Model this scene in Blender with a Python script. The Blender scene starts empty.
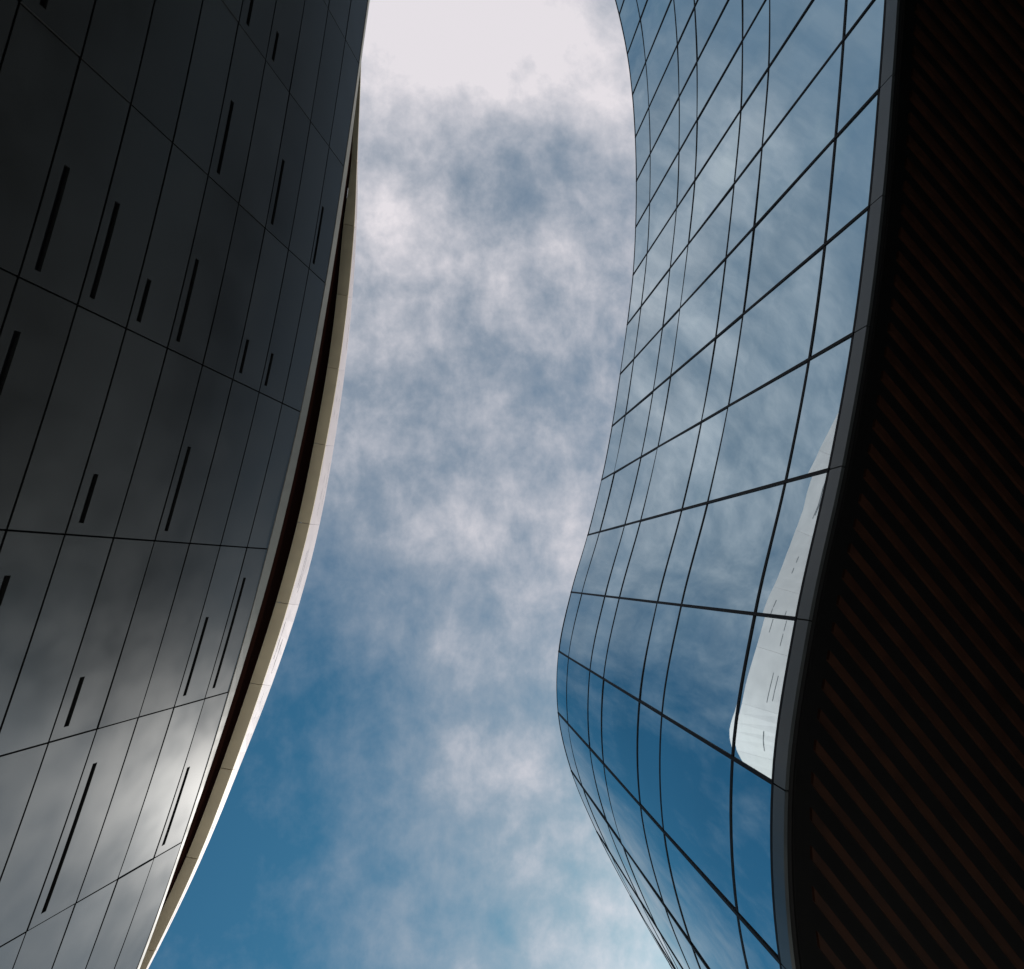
import bpy, math, random
from mathutils import Vector, Matrix
random.seed(7)
scn = bpy.context.scene
COL = scn.collection
PI = math.pi

# ------------------------------------------------------------------ camera
CX, CY, F, CAMZ = 512.0, 484.5, 600.0, 1.6
zv = Vector((436-CX, 576-CY, F)).normalized()
xv = (Vector((1, 0, 0)) - zv*zv.x).normalized()
yv = zv.cross(xv)
def e(u, v):
    r = Vector((u-CX, v-CY, F)); r = Vector((r.dot(xv), r.dot(yv), r.dot(zv)))
    return Vector((r.x/r.z, r.y/r.z))
cam_d = bpy.data.cameras.new('camera'); cam = bpy.data.objects.new('camera', cam_d); COL.objects.link(cam)
cam_d.sensor_width = 36; cam_d.lens = F/1024*36; cam_d.clip_end = 5000; cam_d.clip_start = .05
right = Vector((xv.x, yv.x, zv.x)); down = Vector((xv.y, yv.y, zv.y)); fwd = Vector((xv.z, yv.z, zv.z))
m = Matrix.Identity(4)
for i in range(3):
    m[i][0] = right[i]; m[i][1] = -down[i]; m[i][2] = -fwd[i]
m[2][3] = CAMZ
cam.matrix_world = m
scn.camera = cam
# heights below are above the eye (add CAMZ for world height)

# ------------------------------------------------------------------ helpers
def catmull(P, n):
    """smooth open curve through nodes P (2D), n pieces per span"""
    P = [Vector(p) for p in P]
    Q = [P[0]*2-P[1]] + P + [P[-1]*2-P[-2]]
    out = []
    for i in range(1, len(Q)-2):
        a, b, c, d = Q[i-1:i+3]
        for k in range(n):
            t = k/n
            out.append(.5*((2*b)+(c-a)*t+(2*a-5*b+4*c-d)*t*t+(3*b-a-3*c+d)*t**3))
    out.append(P[-1].copy())
    return out
def new_obj(name, verts, faces, mat, parent=None, smooth=False):
    me = bpy.data.meshes.new(name)
    me.from_pydata([tuple(v) for v in verts], [], faces)
    for mt in (mat if isinstance(mat, (list, tuple)) else [mat]): me.materials.append(mt)
    if smooth:
        for p in me.polygons: p.use_smooth = True
    me.update()
    o = bpy.data.objects.new(name, me); COL.objects.link(o)
    if parent: o.parent = parent
    return o
def empty(name, loc, label, cat, group=None):
    o = bpy.data.objects.new(name, None); COL.objects.link(o); o.location = loc
    o['label'] = label; o['category'] = cat
    if group: o['group'] = group
    return o
class MB:
    def __init__(s): s.v = []; s.f = []; s.mi = []; s.org = Vector((0, 0, 0))
    def poly(s, pts, mi=0):
        b = len(s.v); s.v += [Vector(p) for p in pts]; s.f.append(list(range(b, b+len(pts)))); s.mi.append(mi)
    def grid(s, rows, mi=0):
        b = len(s.v); n = len(rows[0])
        for r in rows: s.v += [Vector(p) for p in r]
        for j in range(len(rows)-1):
            for i in range(n-1):
                a = b+j*n+i; s.f.append([a, a+1, a+1+n, a+n]); s.mi.append(mi)
    def loop_sweep(s, sections, mi=0, caps=True):
        """closed section (list of pts) per station"""
        b = len(s.v); n = len(sections[0])
        for r in sections: s.v += [Vector(p) for p in r]
        for j in range(len(sections)-1):
            for i in range(n):
                a = b+j*n+i; c = b+j*n+(i+1) % n
                s.f.append([a, c, c+n, a+n]); s.mi.append(mi)
        if caps:
            s.f.append([b+i for i in range(n)][::-1]); s.mi.append(mi)
            k = b+(len(sections)-1)*n
            s.f.append([k+i for i in range(n)]); s.mi.append(mi)
    def build(s, name, mat, parent=None, smooth=False, stuff=False):
        if parent is not None:
            s.v = [p-parent_world(parent) for p in s.v]
        o = new_obj(name, s.v, s.f, mat, parent, smooth)
        if any(s.mi):
            for p, i in zip(o.data.polygons, s.mi): p.material_index = i
        if stuff: o['kind'] = 'stuff'
        return o
def parent_world(o):
    p = Vector((0, 0, 0))
    while o: p += o.location; o = o.parent
    return p
def V3(p, h): return Vector((p[0], p[1], h+CAMZ))

# ------------------------------------------------------------------ materials
def mat(name, base=(.5, .5, .5), rough=.5, metal=0., spec=.5, noise=None, bump=None, vary=0.0, coat=0.0):
    """noise=(scale, amount) multiplies base; vary = per-object brightness spread; bump=(scale,strength,dist)"""
    mt = bpy.data.materials.new(name); mt.use_nodes = True
    nt = mt.node_tree; N = nt.nodes; L = nt.links; b = N['Principled BSDF']
    b.inputs['Roughness'].default_value = rough; b.inputs['Metallic'].default_value = metal
    b.inputs['Specular IOR Level'].default_value = spec
    b.inputs['Coat Weight'].default_value = coat
    col = N.new('ShaderNodeRGB'); col.outputs[0].default_value = (*base, 1); src = col.outputs[0]
    tc = N.new('ShaderNodeTexCoord')
    if noise:
        nz = N.new('ShaderNodeTexNoise'); nz.inputs['Scale'].default_value = noise[0]; nz.inputs['Detail'].default_value = 2
        L.new(tc.outputs['Object'], nz.inputs['Vector'])
        mr = N.new('ShaderNodeMapRange'); mr.inputs['From Min'].default_value = .3; mr.inputs['From Max'].default_value = .7
        mr.inputs['To Min'].default_value = 1-noise[1]; mr.inputs['To Max'].default_value = 1+noise[1]
        L.new(nz.outputs[0], mr.inputs['Value'])
        vm = N.new('ShaderNodeVectorMath'); vm.operation = 'SCALE'; L.new(src, vm.inputs[0]); L.new(mr.outputs[0], vm.inputs['Scale'])
        src = vm.outputs[0]
        # roughness smudges
        m2 = N.new('ShaderNodeMapRange'); m2.inputs['From Min'].default_value = .3; m2.inputs['From Max'].default_value = .7
        m2.inputs['To Min'].default_value = rough*.88; m2.inputs['To Max'].default_value = min(1, rough*1.12)
        L.new(nz.outputs[0], m2.inputs['Value']); L.new(m2.outputs[0], b.inputs['Roughness'])
    if vary:
        oi = N.new('ShaderNodeObjectInfo'); mr = N.new('ShaderNodeMapRange')
        mr.inputs['To Min'].default_value = 1-vary; mr.inputs['To Max'].default_value = 1+vary
        L.new(oi.outputs['Random'], mr.inputs['Value'])
        vm = N.new('ShaderNodeVectorMath'); vm.operation = 'SCALE'; L.new(src, vm.inputs[0]); L.new(mr.outputs[0], vm.inputs['Scale'])
        src = vm.outputs[0]
    L.new(src, b.inputs['Base Color'])
    if bump:
        nz = N.new('ShaderNodeTexNoise'); nz.inputs['Scale'].default_value = bump[0]; nz.inputs['Detail'].default_value = 2
        L.new(tc.outputs['Object'], nz.inputs['Vector'])
        bp = N.new('ShaderNodeBump'); bp.inputs['Strength'].default_value = bump[1]; bp.inputs['Distance'].default_value = bump[2]
        L.new(nz.outputs[0], bp.inputs['Height']); L.new(bp.outputs[0], b.inputs['Normal'])
    return mt
M_glass = mat('coated_glass', (.74, .91, .96), .012, 1.0, noise=(.5, .04), bump=(.45, .12, .035), vary=.05)
def coat_glass(mt):
    # mirror coating whose reflectance rises towards grazing, over a dark interior
    nt = mt.node_tree; N = nt.nodes; L = nt.links
    b = N['Principled BSDF']; out = [n for n in N if n.type == 'OUTPUT_MATERIAL'][0]
    fr = N.new('ShaderNodeFresnel'); fr.inputs['IOR'].default_value = 2.6
    mp = N.new('ShaderNodeMath'); mp.operation = 'MULTIPLY'; mp.inputs[1].default_value = .84; mp.use_clamp = True
    L.new(fr.outputs[0], mp.inputs[0])
    df = N.new('ShaderNodeBsdfDiffuse'); df.inputs['Color'].default_value = (.006, .010, .014, 1)
    mx = N.new('ShaderNodeMixShader'); L.new(mp.outputs[0], mx.inputs[0]); L.new(df.outputs[0], mx.inputs[1]); L.new(b.outputs[0], mx.inputs[2])
    L.new(mx.outputs[0], out.inputs['Surface'])
coat_glass(M_glass)
M_mull = mat('mullion', (.010, .011, .013), .6, 0, spec=.2)
M_fascia = mat('fascia_metal', (.14, .155, .155), .38, .7, noise=(2, .08), vary=.06)
M_clad = mat('cladding', (.064, .067, .067), .34, .8, spec=.3, noise=(.8, .025), vary=.12)
M_joint = mat('joint', (.008, .008, .009), .8)
M_slot = mat('slot_glass', (.006, .006, .007), .3)
M_trim = mat('trim', (.34, .32, .28), .6, 0, noise=(2, .06))
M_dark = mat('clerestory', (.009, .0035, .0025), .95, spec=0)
M_tan = mat('cornice_tan', (.74, .63, .44), .6, noise=(1.6, .07), vary=.05)
M_white = mat('white_panel', (.60, .52, .505), .55, noise=(1.2, .05), vary=.03)
M_roof = mat('roof', (.3, .3, .3), .8, noise=(2, .1))
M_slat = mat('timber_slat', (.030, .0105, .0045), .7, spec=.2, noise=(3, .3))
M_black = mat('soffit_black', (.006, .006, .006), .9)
M_stone = mat('dark_stone', (.035, .03, .028), .6, noise=(3, .2))
M_ground = mat('paving', (.52, .50, .46), .8, noise=(1.5, .15))

# ------------------------------------------------------------------ ground
G = MB(); S = 1500
G.poly([(-S, -S, 0), (S, -S, 0), (S, S, 0), (-S, S, 0)])
g = G.build('ground', M_ground); g['kind'] = 'structure'

# ================================================================== GLASS BUILDING (right)
H0, HT = 7.2, 20.0
low = [(880.5, -12), (879, 89), (869.5, 207), (854, 334), (829.6, 470), (795.4, 619), (770, 783), (777, 964)]
sil = [(620, 15), (629, 54), (633, 94), (636, 138), (637, 180), (636, 228), (634.5, 274), (630, 325),
       (624, 375), (614, 426), (603, 480), (588, 535), (571, 591.5), (560, 650), (560, 711), (570.6, 771), (593, 832), (629, 893), (669, 968)]
plan = []
for i, s in enumerate(sil):
    b = HT*e(*s)
    if 7 <= i < 15:
        a = H0*e(*low[i-7]); b = a.lerp(b, .5) if i == 7 else a*.93+b*.07
    plan.append(b)
for i in range(9): plan.insert(0, plan[0]+(plan[0]-plan[1])*1.03+Vector((-.06-.02*i, 0)))
plan += [plan[-1]+Vector((1.3, 1.9)), plan[-1]+Vector((2.9, 3.6))]
# mild smoothing of the measured ends
for k in range(2):
    q = [p.copy() for p in plan]
    for i in range(1, len(plan)-1):
        w = .35 if (i < 15 or i > 24) else (.3 if i < 17 else .08)
        plan[i] = q[i]*(1-w)+(q[i-1]+q[i+1])*.5*w
NS = 8
rc = catmull(plan, NS)
def nrm(C, i):   # normal to the left of travel reversed -> towards -x for the glass curve
    a = C[max(0, i-1)]; b = C[min(len(C)-1, i+1)]; t = (b-a).normalized()
    return Vector((-t.y, t.x))     # travel +y -> normal -x
RN = [nrm(rc, i) for i in range(len(rc))]
def off(C, N, d): return [p+n*d for p, n in zip(C, N)]
levels = [H0, 8.2, 10.8, 12.02, 14.62, 15.92, 18.5, HT]

glassb = empty('glass_building', (8, 0, 0), 'office block with an S-curved blue mirror-glass facade above a dark slatted soffit', 'building')
nmod = len(plan)-1
panes = []
for j in range(7):
    for i in range(nmod):
        mb = MB(); z0, z1 = levels[j]+.012, levels[j+1]-.012
        ta = random.gauss(0, .0024); tb = random.gauss(0, .0018)
        seg = range(i*NS, (i+1)*NS+1)
        pts = []
        for z in (z0, z1):
            row = []
            for k in seg:
                s = (k-i*NS)/NS-.5; zz = (z-z0)/(z1-z0)-.5
                d = ta*2*s+tb*(z1-z0)*zz*1.4
                row.append((rc[k]+RN[k]*d, z))
            pts.append(row)
        # closed pane: front and back skins, edges
        fr = [[V3(p, z) for p, z in r] for r in pts]
        bk = [[V3(p-RN[k]*.03, z) for (p, z), k in zip(r, seg)] for r in pts]
        mb.grid(fr); mb.grid([b[::-1] for b in bk])
        panes.append((i, j, mb))
# the 100 that show largest: nearest to the frame centre column band
def pane_score(i, j):
    c = rc[i*NS+NS//2]; h = (levels[j]+levels[j+1])/2
    p = Vector(c)/h
    # project back to the picture
    d = right*p.x*0
    w = Vector((p.x, p.y, 1)); c_ = Vector((w.dot(right), w.dot(down), w.dot(fwd)))
    u, v = CX+F*c_.x/c_.z, CY+F*c_.y/c_.z
    vis = 1 if (-40 < v < 1010 and u < 900) else .01
    return vis*(levels[j+1]-levels[j])/h/h
panes.sort(key=lambda t: -pane_score(t[0], t[1]))
rest = MB()
for n, (i, j, mb) in enumerate(panes):
    if n < 99: mb.build('glass_pane', M_glass, glassb, smooth=True)
    else:
        b = len(rest.v); rest.v += mb.v; rest.f += [[a+b for a in f] for f in mb.f]; rest.mi += mb.mi
rest.build('glass_pane', M_glass, glassb, smooth=True, stuff=True)
# vertical mullions
for i in range(nmod+1):
    k = min(i*NS, len(rc)-1); p = rc[k]; n = RN[k]; t = Vector((-n.y, n.x)); w = .025
    mb = MB(); secs = []
    for h in (H0-.01, HT+.02):
        secs.append([V3(p+t*w+n*.018, h), V3(p-t*w+n*.018, h), V3(p-t*w-n*.12, h), V3(p+t*w-n*.12, h)])
    mb.loop_sweep(secs); mb.build('mullion', M_mull, glassb)
# transoms
for j, h in enumerate(levels):
    w = .026 if j == 1 else .022
    mb = MB()
    mb.loop_sweep([[V3(p+n*.010, h-w), V3(p+n*.010, h+w), V3(p-n*.11, h+w), V3(p-n*.11, h-w)] for p, n in zip(rc, RN)])
    mb.build('transom', M_mull, glassb)
# parapet cap
mb = MB(); mb.loop_sweep([[V3(p+n*.004, HT+.025), V3(p+n*.004, HT+.05), V3(p-n*.4, HT+.05), V3(p-n*.4, HT+.025)] for p, n in zip(rc, RN)])
mb.build('parapet_cap', M_mull, glassb)
# metal fascia strip under the glass, one panel per module
HF = 6.93
for i in range(nmod):
    mb = MB(); secs = []
    for k in range(i*NS, (i+1)*NS+1):
        p = rc[k]; n = RN[k]; t = Vector((-n.y, n.x))
        if k == i*NS: p = p-t*(-.008)*-1 if False else p
        secs.append([V3(p+n*.012, HF), V3(p+n*.012, H0-.034), V3(p-n*.03, H0-.034), V3(p-n*.03, HF)])
    # shave the ends to leave the joint
    for end, nb in ((0, 1), (-1, -2)):
        for q in range(4):
            d = (secs[nb][q]-secs[end][q]).normalized(); secs[end][q] += d*.009
    mb.loop_sweep(secs); mb.build('fascia_panel', M_fascia, glassb)
# body: dark core behind the skin, back, roof
body = MB()
inn = off(rc, RN, -.125)
back = [Vector((38, inn[-1].y+4)), Vector((38, inn[0].y-2))]
ring = inn+back
for a, b in zip(ring, ring[1:]+ring[:1]):
    body.poly([V3(a, HF+.02), V3(b, HF+.02), V3(b, HT+.02), V3(a, HT+.02)])
body.poly([V3(p, HT+.02) for p in ring])
body.build('core_wall', M_joint, glassb)
# inner lip of the soffit edge + black ceiling plate
lip = MB()
lip.loop_sweep([[V3(p-n*.035, HF+.03), V3(p-n*.035, H0-.03), V3(p-n*.10, H0-.03), V3(p-n*.10, HF+.03)] for p, n in zip(rc, RN)])
lip.poly([V3(p, H0+.42) for p in (off(rc, RN, -.145)+back)][::-1])
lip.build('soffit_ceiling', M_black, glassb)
# timber slats: parallel, cut to the curve
SH = 7.12
def E8(x, y): return SH*e(760+x*.505, 480+y*.505)
d1 = (E8(520, 390)-E8(205, 40)).normalized()
d2 = (E8(280, 950)-E8(95, 690)).normalized()
sd = (d1+d2).normalized(); sn = Vector((-sd.y, sd.x))
edge = off(rc, RN, -.46)
A, B = E8(205, 40).dot(sn), E8(95, 690).dot(sn)
pitch = abs(A-B)/11.5
sl = MB()
def cross_t(s):
    """largest parameter along sd where line (offset s) crosses the edge curve"""
    best = None
    for a, b in zip(edge, edge[1:]):
        fa, fb = a.dot(sn)-s, b.dot(sn)-s
        if fa*fb <= 0 and fa != fb:
            q = a.lerp(b, fa/(fa-fb)); t = q.dot(sd)
            if best is None or t > best: best = t
    return best
s = min(A, B)-pitch*60
while s < max(A, B)+pitch*70:
    t = cross_t(s)
    if t is not None:
        w = pitch*.17
        tp, tm = cross_t(s+w), cross_t(s-w)      # each end cut along the curve
        tp = t if tp is None else tp; tm = t if tm is None else tm
        P1, P2 = sn*(s+w), sn*(s-w)
        sec = lambda p, q: [V3(p, SH), V3(q, SH), V3(q, SH+.05), V3(p, SH+.05)]
        sl.loop_sweep([sec(P1+sd*tp, P2+sd*tm), sec(P1+sd*(t+26), P2+sd*(t+26))])
    s += pitch
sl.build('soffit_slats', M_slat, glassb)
# recessed ground storey that carries the block
gr = MB(); gin = [Vector((p.x+5.2, p.y)) for p in rc[::4]]+back
for a, b in zip(gin, gin[1:]+gin[:1]):
    gr.poly([V3(a, -CAMZ), V3(b, -CAMZ), V3(b, H0+.4), V3(a, H0+.4)])
gr.build('ground_storey', M_stone, glassb)

up = MB()  # unseen block, added to darken what the left cladding reflects
x0, x1, y0, y1, za, zb = 13.5, 37, -85, 15, HT+.06, 29.5
up.loop_sweep([[V3((x0, y0), z), V3((x1, y0), z), V3((x1, y1), z), V3((x0, y1), z)] for z in (za, zb)])
up.build('added_dark_block', M_stone, glassb)

# ================================================================== METAL CLAD BUILDING (left)
HL = 19.8; KS = HL/22; dL = e(643, 576)
Ln = [(359, 64), (344, 167), (325.5, 283.5), (300.7, 412), (268, 549), (229, 692), (182, 842)]
LP = [HL*e(*p) for p in Ln]
pre = [Vector((-3.35, -35.2))*KS, Vector((-3.08, -30.2))*KS, Vector((-3.12, -25.25))*KS]
post = [LP[-1]+Vector(q)*KS for q in ((-1.32, 4.42), (-3.1, 8.7), (-5.5, 12.7), (-8.8, 16.2))]
LP = pre+LP+post
NL = 6
lc = catmull(LP, NL)
LNR = [-nrm(lc, i) for i in range(len(lc))]      # towards +x
def wallpt(idx, h, d=0):
    k = int(idx); fr = idx-k
    if k >= len(lc)-1: k = len(lc)-2; fr = 1
    p = lc[k].lerp(lc[k+1], fr); n = LNR[k].lerp(LNR[k+1], fr).normalized()
    p = p+dL*(h-HL)
    nn = Vector((n.x, n.y, -n.dot(dL))).normalized()
    return V3(p, h)+nn*d
clad = empty('metal_clad_building', (-25, -5, 0), 'outward leaning dark metal clad drum building with slot windows under a cream cornice', 'building')
RH = .0556*HL
rows = [HL, HL*.9506]
while rows[-1] > 0.5: rows.append(rows[-1]-RH)
rows[-1] = -CAMZ+.02
slots_px = [((45, -5), (41, 14)), ((67.5, 166), (36, 276)), ((117.5, 202), (91, 303.5)), ((149, 279), (138, 326)),
            ((232, 100), (218, 178)), ((252, -5), (248, 28)), ((277.5, 31), (273.5, 63)), ((283, 159), (272, 228)),
            ((322.6, 206), (313.6, 267)), ((330, -22), (329, 4)), ((197.6, 259), (177, 345)), ((18, 331), (-3, 395)),
            ((247.5, 339), (240, 377)), ((272, 353), (265.5, 389)), ((95.7, 474), (80.6, 526)), ((189, 446.5), (166, 533)),
            ((8, 575.5), (-3, 606)), ((207, 617), (184.3, 697)), ((244, 577.6), (214, 689.5)), ((82.4, 677), (66, 728)),
            ((95.7, 763), (41.5, 916)), ((188.6, 767), (162.6, 847))]
def locate(u, v):
    q = e(u, v)-dL; best = None
    for k in range(len(lc)-1):
        a = lc[k]-dL*HL; b = lc[k+1]-dL*HL
        ca = a.x*q.y-a.y*q.x; cb = b.x*q.y-b.y*q.x
        if ca*cb <= 0 and ca != cb:
            fr = ca/(ca-cb); r = a.lerp(b, fr)
            if r.dot(q) > 0: best = (k+fr, r.length/q.length)
    return best
slots = {}
for a, b in slots_px:
    A_, B_ = locate(*a), locate(*b)
    if not A_ or not B_: continue
    h = (A_[1]+B_[1])/2; t0, t1 = sorted((A_[0], B_[0]))
    mid = (t0+t1)/2; c = int(mid//NL)
    t0 = max(t0, c*NL+.35); t1 = min(t1, (c+1)*NL-.35)
    for r in range(len(rows)-1):
        if rows[r+1] <= h < rows[r]:
            hh = min(max(h, rows[r+1]+.14), rows[r]-.14)
            slots[(c, r)] = (t0, t1, hh)
ncol = len(LP)-1
def in_view(c, r):
    for idx in (c*NL+.2, c*NL+NL/2, (c+1)*NL-.2):
        for h in (rows[r]-.05, (rows[r]+rows[r+1])/2, rows[r+1]+.05):
            w = wallpt(idx, h)-Vector((0, 0, CAMZ))
            z = w.dot(fwd)
            if z <= 0: continue
            u, v = CX+F*w.dot(right)/z, CY+F*w.dot(down)/z
            if 0 <= u <= 1024 and 0 <= v <= 969: return True
    return False
hid = MB()
npan = 0
for c in range(ncol):
    for r in range(len(rows)-1):
        h1, h0 = rows[r]-.02, rows[r+1]+.02
        g_ = .020/4.6*NL
        us = [c*NL+g_]+[c*NL+k for k in range(1, NL)]+[(c+1)*NL-g_]
        hs = [h0, h1]
        sl_ = slots.get((c, r))
        if sl_:
            t0, t1, hc = sl_; wd = .056
            us = sorted(us+[t0, t1]); hs = [h0, hc-wd, hc+wd, h1]
        tilt = random.gauss(0, .003); tl2 = random.gauss(0, .0018)
        dd = lambda u, h: tilt*(h-(h0+h1)/2)+tl2*(u-(c+.5)*NL)*.8
        mb = MB()
        for a in range(len(us)-1):
            for b in range(len(hs)-1):
                if sl_ and b == 1 and us[a] >= t0-1e-6 and us[a+1] <= t1+1e-6: continue
                mb.poly([wallpt(us[a], hs[b], dd(us[a], hs[b])), wallpt(us[a+1], hs[b], dd(us[a+1], hs[b])),
                         wallpt(us[a+1], hs[b+1], dd(us[a+1], hs[b+1])), wallpt(us[a], hs[b+1], dd(us[a], hs[b+1]))])
        # returned edges
        for hh in (h0, h1):
            mb.grid([[wallpt(u, hh, dd(u, hh)) for u in us], [wallpt(u, hh, -.05) for u in us]])
        for u in (us[0], us[-1]):
            mb.poly([wallpt(u, h0, dd(u, h0)), wallpt(u, h1, dd(u, h1)), wallpt(u, h1, -.05), wallpt(u, h0, -.05)])
        vis = in_view(c, r) and npan < 99
        if vis:
            npan += 1
            po = mb.build('cladding_panel', M_clad, clad)
            # weld so curved panels shade smoothly
            for p in po.data.polygons: p.use_smooth = True
            import bmesh
            bm = bmesh.new(); bm.from_mesh(po.data); bmesh.ops.remove_doubles(bm, verts=bm.verts, dist=.0005)
            for ed in bm.edges:
                if len(ed.link_faces) == 2 and ed.calc_face_angle(0) > .6: ed.smooth = False
            bm.to_mesh(po.data); bm.free()
        else:
            b0 = len(hid.v); hid.v += mb.v; hid.f += [[q+b0 for q in f] for f in mb.f]; hid.mi += mb.mi
            po = None
        if sl_ and po is not None:
            sm = MB(); uu = [t0]+[u for u in us if t0 < u < t1]+[t1]
            lo, hi = hc-wd, hc+wd
            sm.grid([[wallpt(u, lo, -.09) for u in uu], [wallpt(u, hi, -.09) for u in uu]])
            for hh in (lo, hi): sm.grid([[wallpt(u, hh, dd(u, hh)) for u in uu], [wallpt(u, hh, -.09) for u in uu]], 1)
            for u in (t0, t1): sm.poly([wallpt(u, lo, 0), wallpt(u, hi, 0), wallpt(u, hi, -.09), wallpt(u, lo, -.09)], 1)
            sm.build('slot_window', [M_slot, M_clad], po)
hid.build('cladding_panel', M_clad, clad, stuff=True)
print('cladding panels', npan)
# backing wall + closed body
bw = MB()
idxs = list(range(len(lc)))
bw.grid([[wallpt(i, -CAMZ+.01, -.13) for i in idxs], [wallpt(i, HL+.02, -.13) for i in idxs]])
def bk(h): return [Vector((-45, lc[-1].y+3)), Vector((-45, lc[0].y-3))]
for ha, hb in ((-CAMZ+.01, HL+.02),):
    lo = [wallpt(idxs[-1], ha, -.13)]+[V3(p, ha) for p in bk(ha)]+[wallpt(0, ha, -.13)]
    hi = [wallpt(idxs[-1], hb, -.13)]+[V3(p, hb) for p in bk(hb)]+[wallpt(0, hb, -.13)]
    bw.grid([lo, hi])
bw.build('backing_wall', M_joint, clad)

# cornice nodes, measured along its panel joints: v, dark/tan x, tan/white x, width of white sliver
CN = [(159, 351.5, 357, 1.0), (224, 343.5, 354.2, 2.5), (294, 337, 348, 4.5), (367, 327.5, 338.6, 6.5), (443, 314, 325.5, 8.5),
      (522, 297.5, 309.5, 10), (602, 276, 288.3, 10.5), (683, 250, 262.3, 9), (768, 220.5, 232.5, 5.5), (857, 186.3, 198, 3.0), (949, 143, 155, 1.8)]
HC = 21.3
HWN = [24.0, 26.0, 27.5, 27.6, 26.2, 25.6, 25.9, 27.9, 22.7, 22.2, 22.2]
HTR = HL+.24
cin = [HC*e(x, v) for v, x, _, _ in CN]
cout = [HC*e(x, v+2) for v, _, x, _ in CN]
ctop = [hw*e(x+w, v+3) for hw, (v, _, x, w) in zip(HWN, CN)]
HWX = [HC+1.5]*7+HWN+[HC+.8]*5
def extend(C, k0):
    # follow the wall's own curve beyond the measured stretch
    a = [C[0]+Vector((.02+k0*i*.5, -4.1*i)) + Vector((-.03*i*i, 0)) for i in range(7, 0, -1)]
    d = C[-1]-C[-2]; b = []
    p = C[-1].copy(); ang = -.035
    for i in range(5):
        rot = Matrix.Rotation(-ang*1.3, 2); d = rot @ d
        p = p+d; b.append(p.copy())
    return a+C+b
cin, cout, ctop = extend(cin, .0), extend(cout, .0), extend(ctop, .0)
NC = 5
ci, co, ct = catmull(cin, NC), catmull(cout, NC), catmull(ctop, NC)
hwc = [q.x for q in catmull([Vector((h, 0)) for h in HWX], NC)]
# trim strip along the head of the cladding
tw = [2, 4, 5, 7, 8.5, 6, 2.8]
tr = [HTR*e(p[0]+w, p[1]) for p, w in zip(Ln, tw)]
tr = [q+(tr[0]-LP[3]) for q in pre]+tr+[q+(tr[-1]-LP[9]) for q in post]
tc_ = catmull(tr, NL)
mb = MB()
mb.grid([[wallpt(i, HL+.004, .012) for i in idxs], [V3(tc_[i], HTR) for i in idxs]])
mb.grid([[V3(tc_[i], HTR) for i in idxs], [V3(tc_[i]-LNR[i]*.3, HTR+.005) for i in idxs]])
mb.grid([[wallpt(i, HL+.004, .012) for i in idxs], [wallpt(i, HL+.004, -.05) for i in idxs]])
mb.build('head_trim', M_trim, clad, smooth=False)
# clerestory: dark recessed band from trim back to the cornice soffit
def resample(C, ys):
    out = []
    for y in ys:
        for a, b in zip(C, C[1:]):
            if a.y <= y <= b.y:
                out.append(a.lerp(b, (y-a.y)/(b.y-a.y) if b.y > a.y else 0)); break
        else: out.append(C[0].copy() if y < C[0].y else C[-1].copy())
    return out
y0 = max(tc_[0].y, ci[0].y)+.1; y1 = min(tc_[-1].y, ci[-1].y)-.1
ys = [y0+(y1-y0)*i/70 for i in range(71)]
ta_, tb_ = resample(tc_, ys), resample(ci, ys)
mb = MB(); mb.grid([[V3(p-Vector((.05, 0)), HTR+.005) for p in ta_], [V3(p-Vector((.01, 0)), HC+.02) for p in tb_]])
mb.build('clerestory', M_dark, clad)
for i in range(len(cin)-1):
    a, b = i*NC, (i+1)*NC+1
    def shave(rowlist, g=.010):
        for rw in rowlist:
            for end, nb in ((0, 1), (-1, -2)):
                rw[end] = rw[end]+(rw[nb]-rw[end]).normalized()*g
        return rowlist
    # tan soffit panel (with thickness)
    R_ = shave([[V3(p, HC) for p in ci[a:b]], [V3(p, HC) for p in co[a:b]], [V3(p, HC+.08) for p in co[a:b]], [V3(p, HC+.08) for p in ci[a:b]]])
    mb = MB(); mb.loop_sweep([[r[k] for r in R_] for k in range(len(R_[0]))]); mb.build('soffit_panel', M_tan, clad)
    # white sloping panel above
    lo, hi = co[a:b], ct[a:b]
    hh_ = hwc[a:b]
    R_ = shave([[V3(p, HC+.09) for p in lo], [V3(p, h) for p, h in zip(hi, hh_)], [V3(p-Vector((.3, 0)), h) for p, h in zip(hi, hh_)], [V3(p-Vector((.3, 0)), HC+.09) for p in lo]], .004)
    mb = MB(); mb.loop_sweep([[r[k] for r in R_] for k in range(len(R_[0]))]); po = mb.build('upper_wall_panel', M_white, clad)
    # slots and horizontal joint as narrow recess strips standing 4 mm proud
    rr = random.Random(i*5+1)
    for q in range(2):
        f0 = rr.uniform(.12, .8); ln = rr.uniform(.35, .7); s0 = rr.uniform(.1, .9-ln)
        def wp(s, f, d=0):
            k = s*NC; k0 = min(int(k), NC-1); fr = k-k0
            p = lo[k0].lerp(lo[k0+1], fr); t = hi[k0].lerp(hi[k0+1], fr)
            return V3(p, HC+.09).lerp(V3(t, hh_[k0]+(hh_[k0+1]-hh_[k0])*fr), f)+Vector((d, 0, 0))
        ss = [s0+ln*j/4 for j in range(5)]
        mb = MB()
        mb.loop_sweep([[wp(s_, f0, .003), wp(s_, f0+.013, .003), wp(s_, f0+.016, -.05), wp(s_, f0, -.05)] for s_ in ss])
        mb.build('slot_window', M_slot, po)
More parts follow.
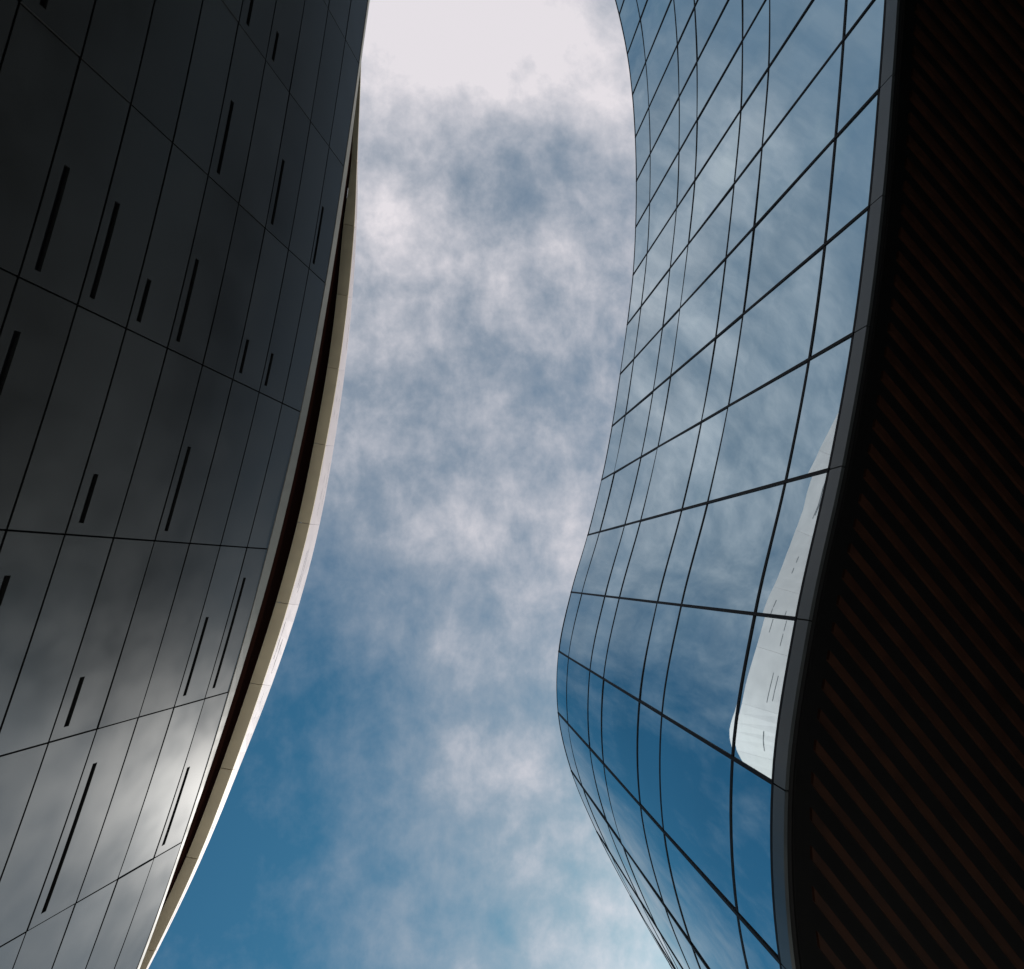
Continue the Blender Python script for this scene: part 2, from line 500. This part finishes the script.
# body behind cornice and the upper storeys, roof
rf = MB(); ins = [p-Vector((.34, 0)) for p in co]
bb = [Vector((-45, co[-1].y)), Vector((-45, co[0].y))]
rf.poly([V3(p, HC+.12) for p in ins+bb]); rf.poly([V3(p, HC+.05) for p in ins+bb][::-1])
rf.build('roof', M_roof, clad)

# ================================================================== SKY + SUN
SUN_EL = math.radians(50)
sun_dir = Vector((.62, .78, 0)).normalized()*math.cos(SUN_EL); sun_dir.z = math.sin(SUN_EL)
sd_ = bpy.data.lights.new('sun', 'SUN'); sd_.energy = 3.6; sd_.angle = math.radians(.53); sd_.color = (1, .94, .88)
so = bpy.data.objects.new('sun', sd_); COL.objects.link(so); so.location = (20, 20, 60)
so.rotation_euler = sun_dir.to_track_quat('Z', 'Y').to_euler()

w = bpy.data.worlds.new('World'); scn.world = w; w.use_nodes = True
nt = w.node_tree; N = nt.nodes; L = nt.links
bg = N['Background']; bg.inputs['Strength'].default_value = .10
sky = N.new('ShaderNodeTexSky'); sky.sky_type = 'NISHITA'; sky.sun_disc = False
sky.sun_elevation = SUN_EL; sky.sun_rotation = math.atan2(sun_dir.x, sun_dir.y)
sky.air_density = 1.0; sky.dust_density = .6; sky.ozone_density = 1.5
tc = N.new('ShaderNodeTexCoord')
sep = N.new('ShaderNodeSeparateXYZ'); L.new(tc.outputs['Generated'], sep.inputs[0])
def math_(op, a, b=None, c=None):
    n = N.new('ShaderNodeMath'); n.operation = op
    for i, x in enumerate((a, b, c)):
        if x is None: continue
        if hasattr(x, 'is_output') or hasattr(x, 'links'): L.new(x, n.inputs[i])
        else: n.inputs[i].default_value = x
    return n.outputs[0]
zc = math_('MAXIMUM', sep.outputs[2], .12)
px = math_('DIVIDE', sep.outputs[0], zc); py = math_('DIVIDE', sep.outputs[1], zc)
cmb = N.new('ShaderNodeCombineXYZ'); L.new(px, cmb.inputs[0]); L.new(py, cmb.inputs[1])
P = cmb.outputs[0]
def noise(scale, detail, rough, dist=0., off=(0, 0, 0), stretch=(1, 1, 1)):
    mp = N.new('ShaderNodeMapping'); mp.inputs['Location'].default_value = off; mp.inputs['Scale'].default_value = stretch
    L.new(P, mp.inputs[0])
    n = N.new('ShaderNodeTexNoise'); n.inputs['Scale'].default_value = scale; n.inputs['Detail'].default_value = detail
    n.inputs['Roughness'].default_value = rough; n.inputs['Distortion'].default_value = dist
    L.new(mp.outputs[0], n.inputs['Vector']); return n.outputs[0]
n1 = noise(4.3, 9, .55, .1, (1.3, 7.9, 0))
n2 = noise(12, 10, .62, .1, (0.4, 5.2, 0), (1, .8, 1))
# cloud banks: centre (sky plane), radius, amount
def px2(u, v): p = e(u, v); return (p.x, p.y)
banks = [((470, -10), 170, .5), ((610, 80), 140, .3), ((350, 60), 170, .22), ((385, 240), 100, .16), ((410, 130), 90, .02),
         ((500, 200), 60, -.12), ((560, 180), 60, -.06), ((500, 280), 110, .04), ((580, 330), 110, .08), ((480, 230), 420, .10), ((430, 850), 260, .12), ((540, 395), 50, -.14), ((470, 500), 110, .14), ((590, 540), 90, .16),
         ((320, 620), 90, -.12), ((265, 760), 140, -.27), ((470, 610), 45, -.14), ((250, 930), 110, -.10), ((380, 900), 60, .10), ((470, 770), 120, .04),
         ((500, 930), 70, -.12), ((630, 900), 100, .10), ((540, 680), 90, .04), ((400, 560), 90, .06),
         ((220, 280), 260, .08), ((60, 60), 260, -.16), ((20, 830), 340, -.48), ((150, 1150), 300, -.2)]
acc = None
for c, r, a in banks:
    x, y = px2(*c)
    vd = N.new('ShaderNodeVectorMath'); vd.operation = 'DISTANCE'; L.new(P, vd.inputs[0]); vd.inputs[1].default_value = (x, y, 0)
    mr = N.new('ShaderNodeMapRange'); mr.interpolation_type = 'SMOOTHSTEP'
    mr.inputs['From Min'].default_value = 0; mr.inputs['From Max'].default_value = r*1.5/F
    mr.inputs['To Min'].default_value = a; mr.inputs['To Max'].default_value = 0
    L.new(vd.outputs['Value'], mr.inputs['Value'])
    acc = mr.outputs[0] if acc is None else math_('ADD', acc, mr.outputs[0])
ln = N.new('ShaderNodeVectorMath'); ln.operation = 'LENGTH'; L.new(P, ln.inputs[0])
fd = N.new('ShaderNodeMapRange'); fd.inputs['From Min'].default_value = .6; fd.inputs['From Max'].default_value = 1.5
fd.inputs['To Min'].default_value = .86; fd.inputs['To Max'].default_value = .26; L.new(ln.outputs['Value'], fd.inputs['Value'])
t2 = math_('MULTIPLY', math_('SUBTRACT', n2, .5), fd.outputs[0])
t1 = math_('MULTIPLY_ADD', math_('SUBTRACT', n1, .5), math_('MULTIPLY', fd.outputs[0], .85), .755)
dens = math_('ADD', math_('ADD', t1, t2), acc)
mf = N.new('ShaderNodeMapRange')
mf.inputs['From Min'].default_value = .22; mf.inputs['From Max'].default_value = 1.25
L.new(dens, mf.inputs['Value'])
# blue tint of the clear air (deep polarised blue)
tint = N.new('ShaderNodeMix'); tint.data_type = 'RGBA'; tint.blend_type = 'MULTIPLY'; tint.inputs[0].default_value = 1
L.new(sky.outputs[0], tint.inputs[6]); tint.inputs[7].default_value = (.30, .80, .84, 1)
cr = N.new('ShaderNodeValToRGB')
cr.color_ramp.elements[0].position = 0.; cr.color_ramp.elements[0].color = (.24, .34, .46, 1)
cr.color_ramp.elements[1].position = 1; cr.color_ramp.elements[1].color = (.84, .80, .84, 1)
el = cr.color_ramp.elements.new(.55); el.color = (.47, .51, .58, 1)
L.new(mf.outputs[0], cr.inputs[0])
sc = N.new('ShaderNodeVectorMath'); sc.operation = 'SCALE'; L.new(cr.outputs[0], sc.inputs[0])
vd = N.new('ShaderNodeVectorMath'); vd.operation = 'DOT_PRODUCT'; L.new(tc.outputs['Generated'], vd.inputs[0])
g_ = Vector((sun_dir.x, sun_dir.y, .09)).normalized(); vd.inputs[1].default_value = g_
lum = math_('MULTIPLY_ADD', math_('POWER', math_('MAXIMUM', vd.outputs['Value'], 0.), 8), 60, 9.3)  # low glow added to the unseen sky to brighten the left cladding
L.new(lum, sc.inputs['Scale'])
mx = N.new('ShaderNodeMix'); mx.data_type = 'RGBA'
L.new(mf.outputs[0], mx.inputs[0]); L.new(tint.outputs[2], mx.inputs[6]); L.new(sc.outputs[0], mx.inputs[7])
L.new(mx.outputs[2], bg.inputs['Color'])

scn.view_settings.view_transform = 'Standard'; scn.view_settings.look = 'None'
scn.view_settings.exposure = 0; scn.view_settings.gamma = 1; scn.view_settings.use_curve_mapping = False
scn.cycles.max_bounces = 6
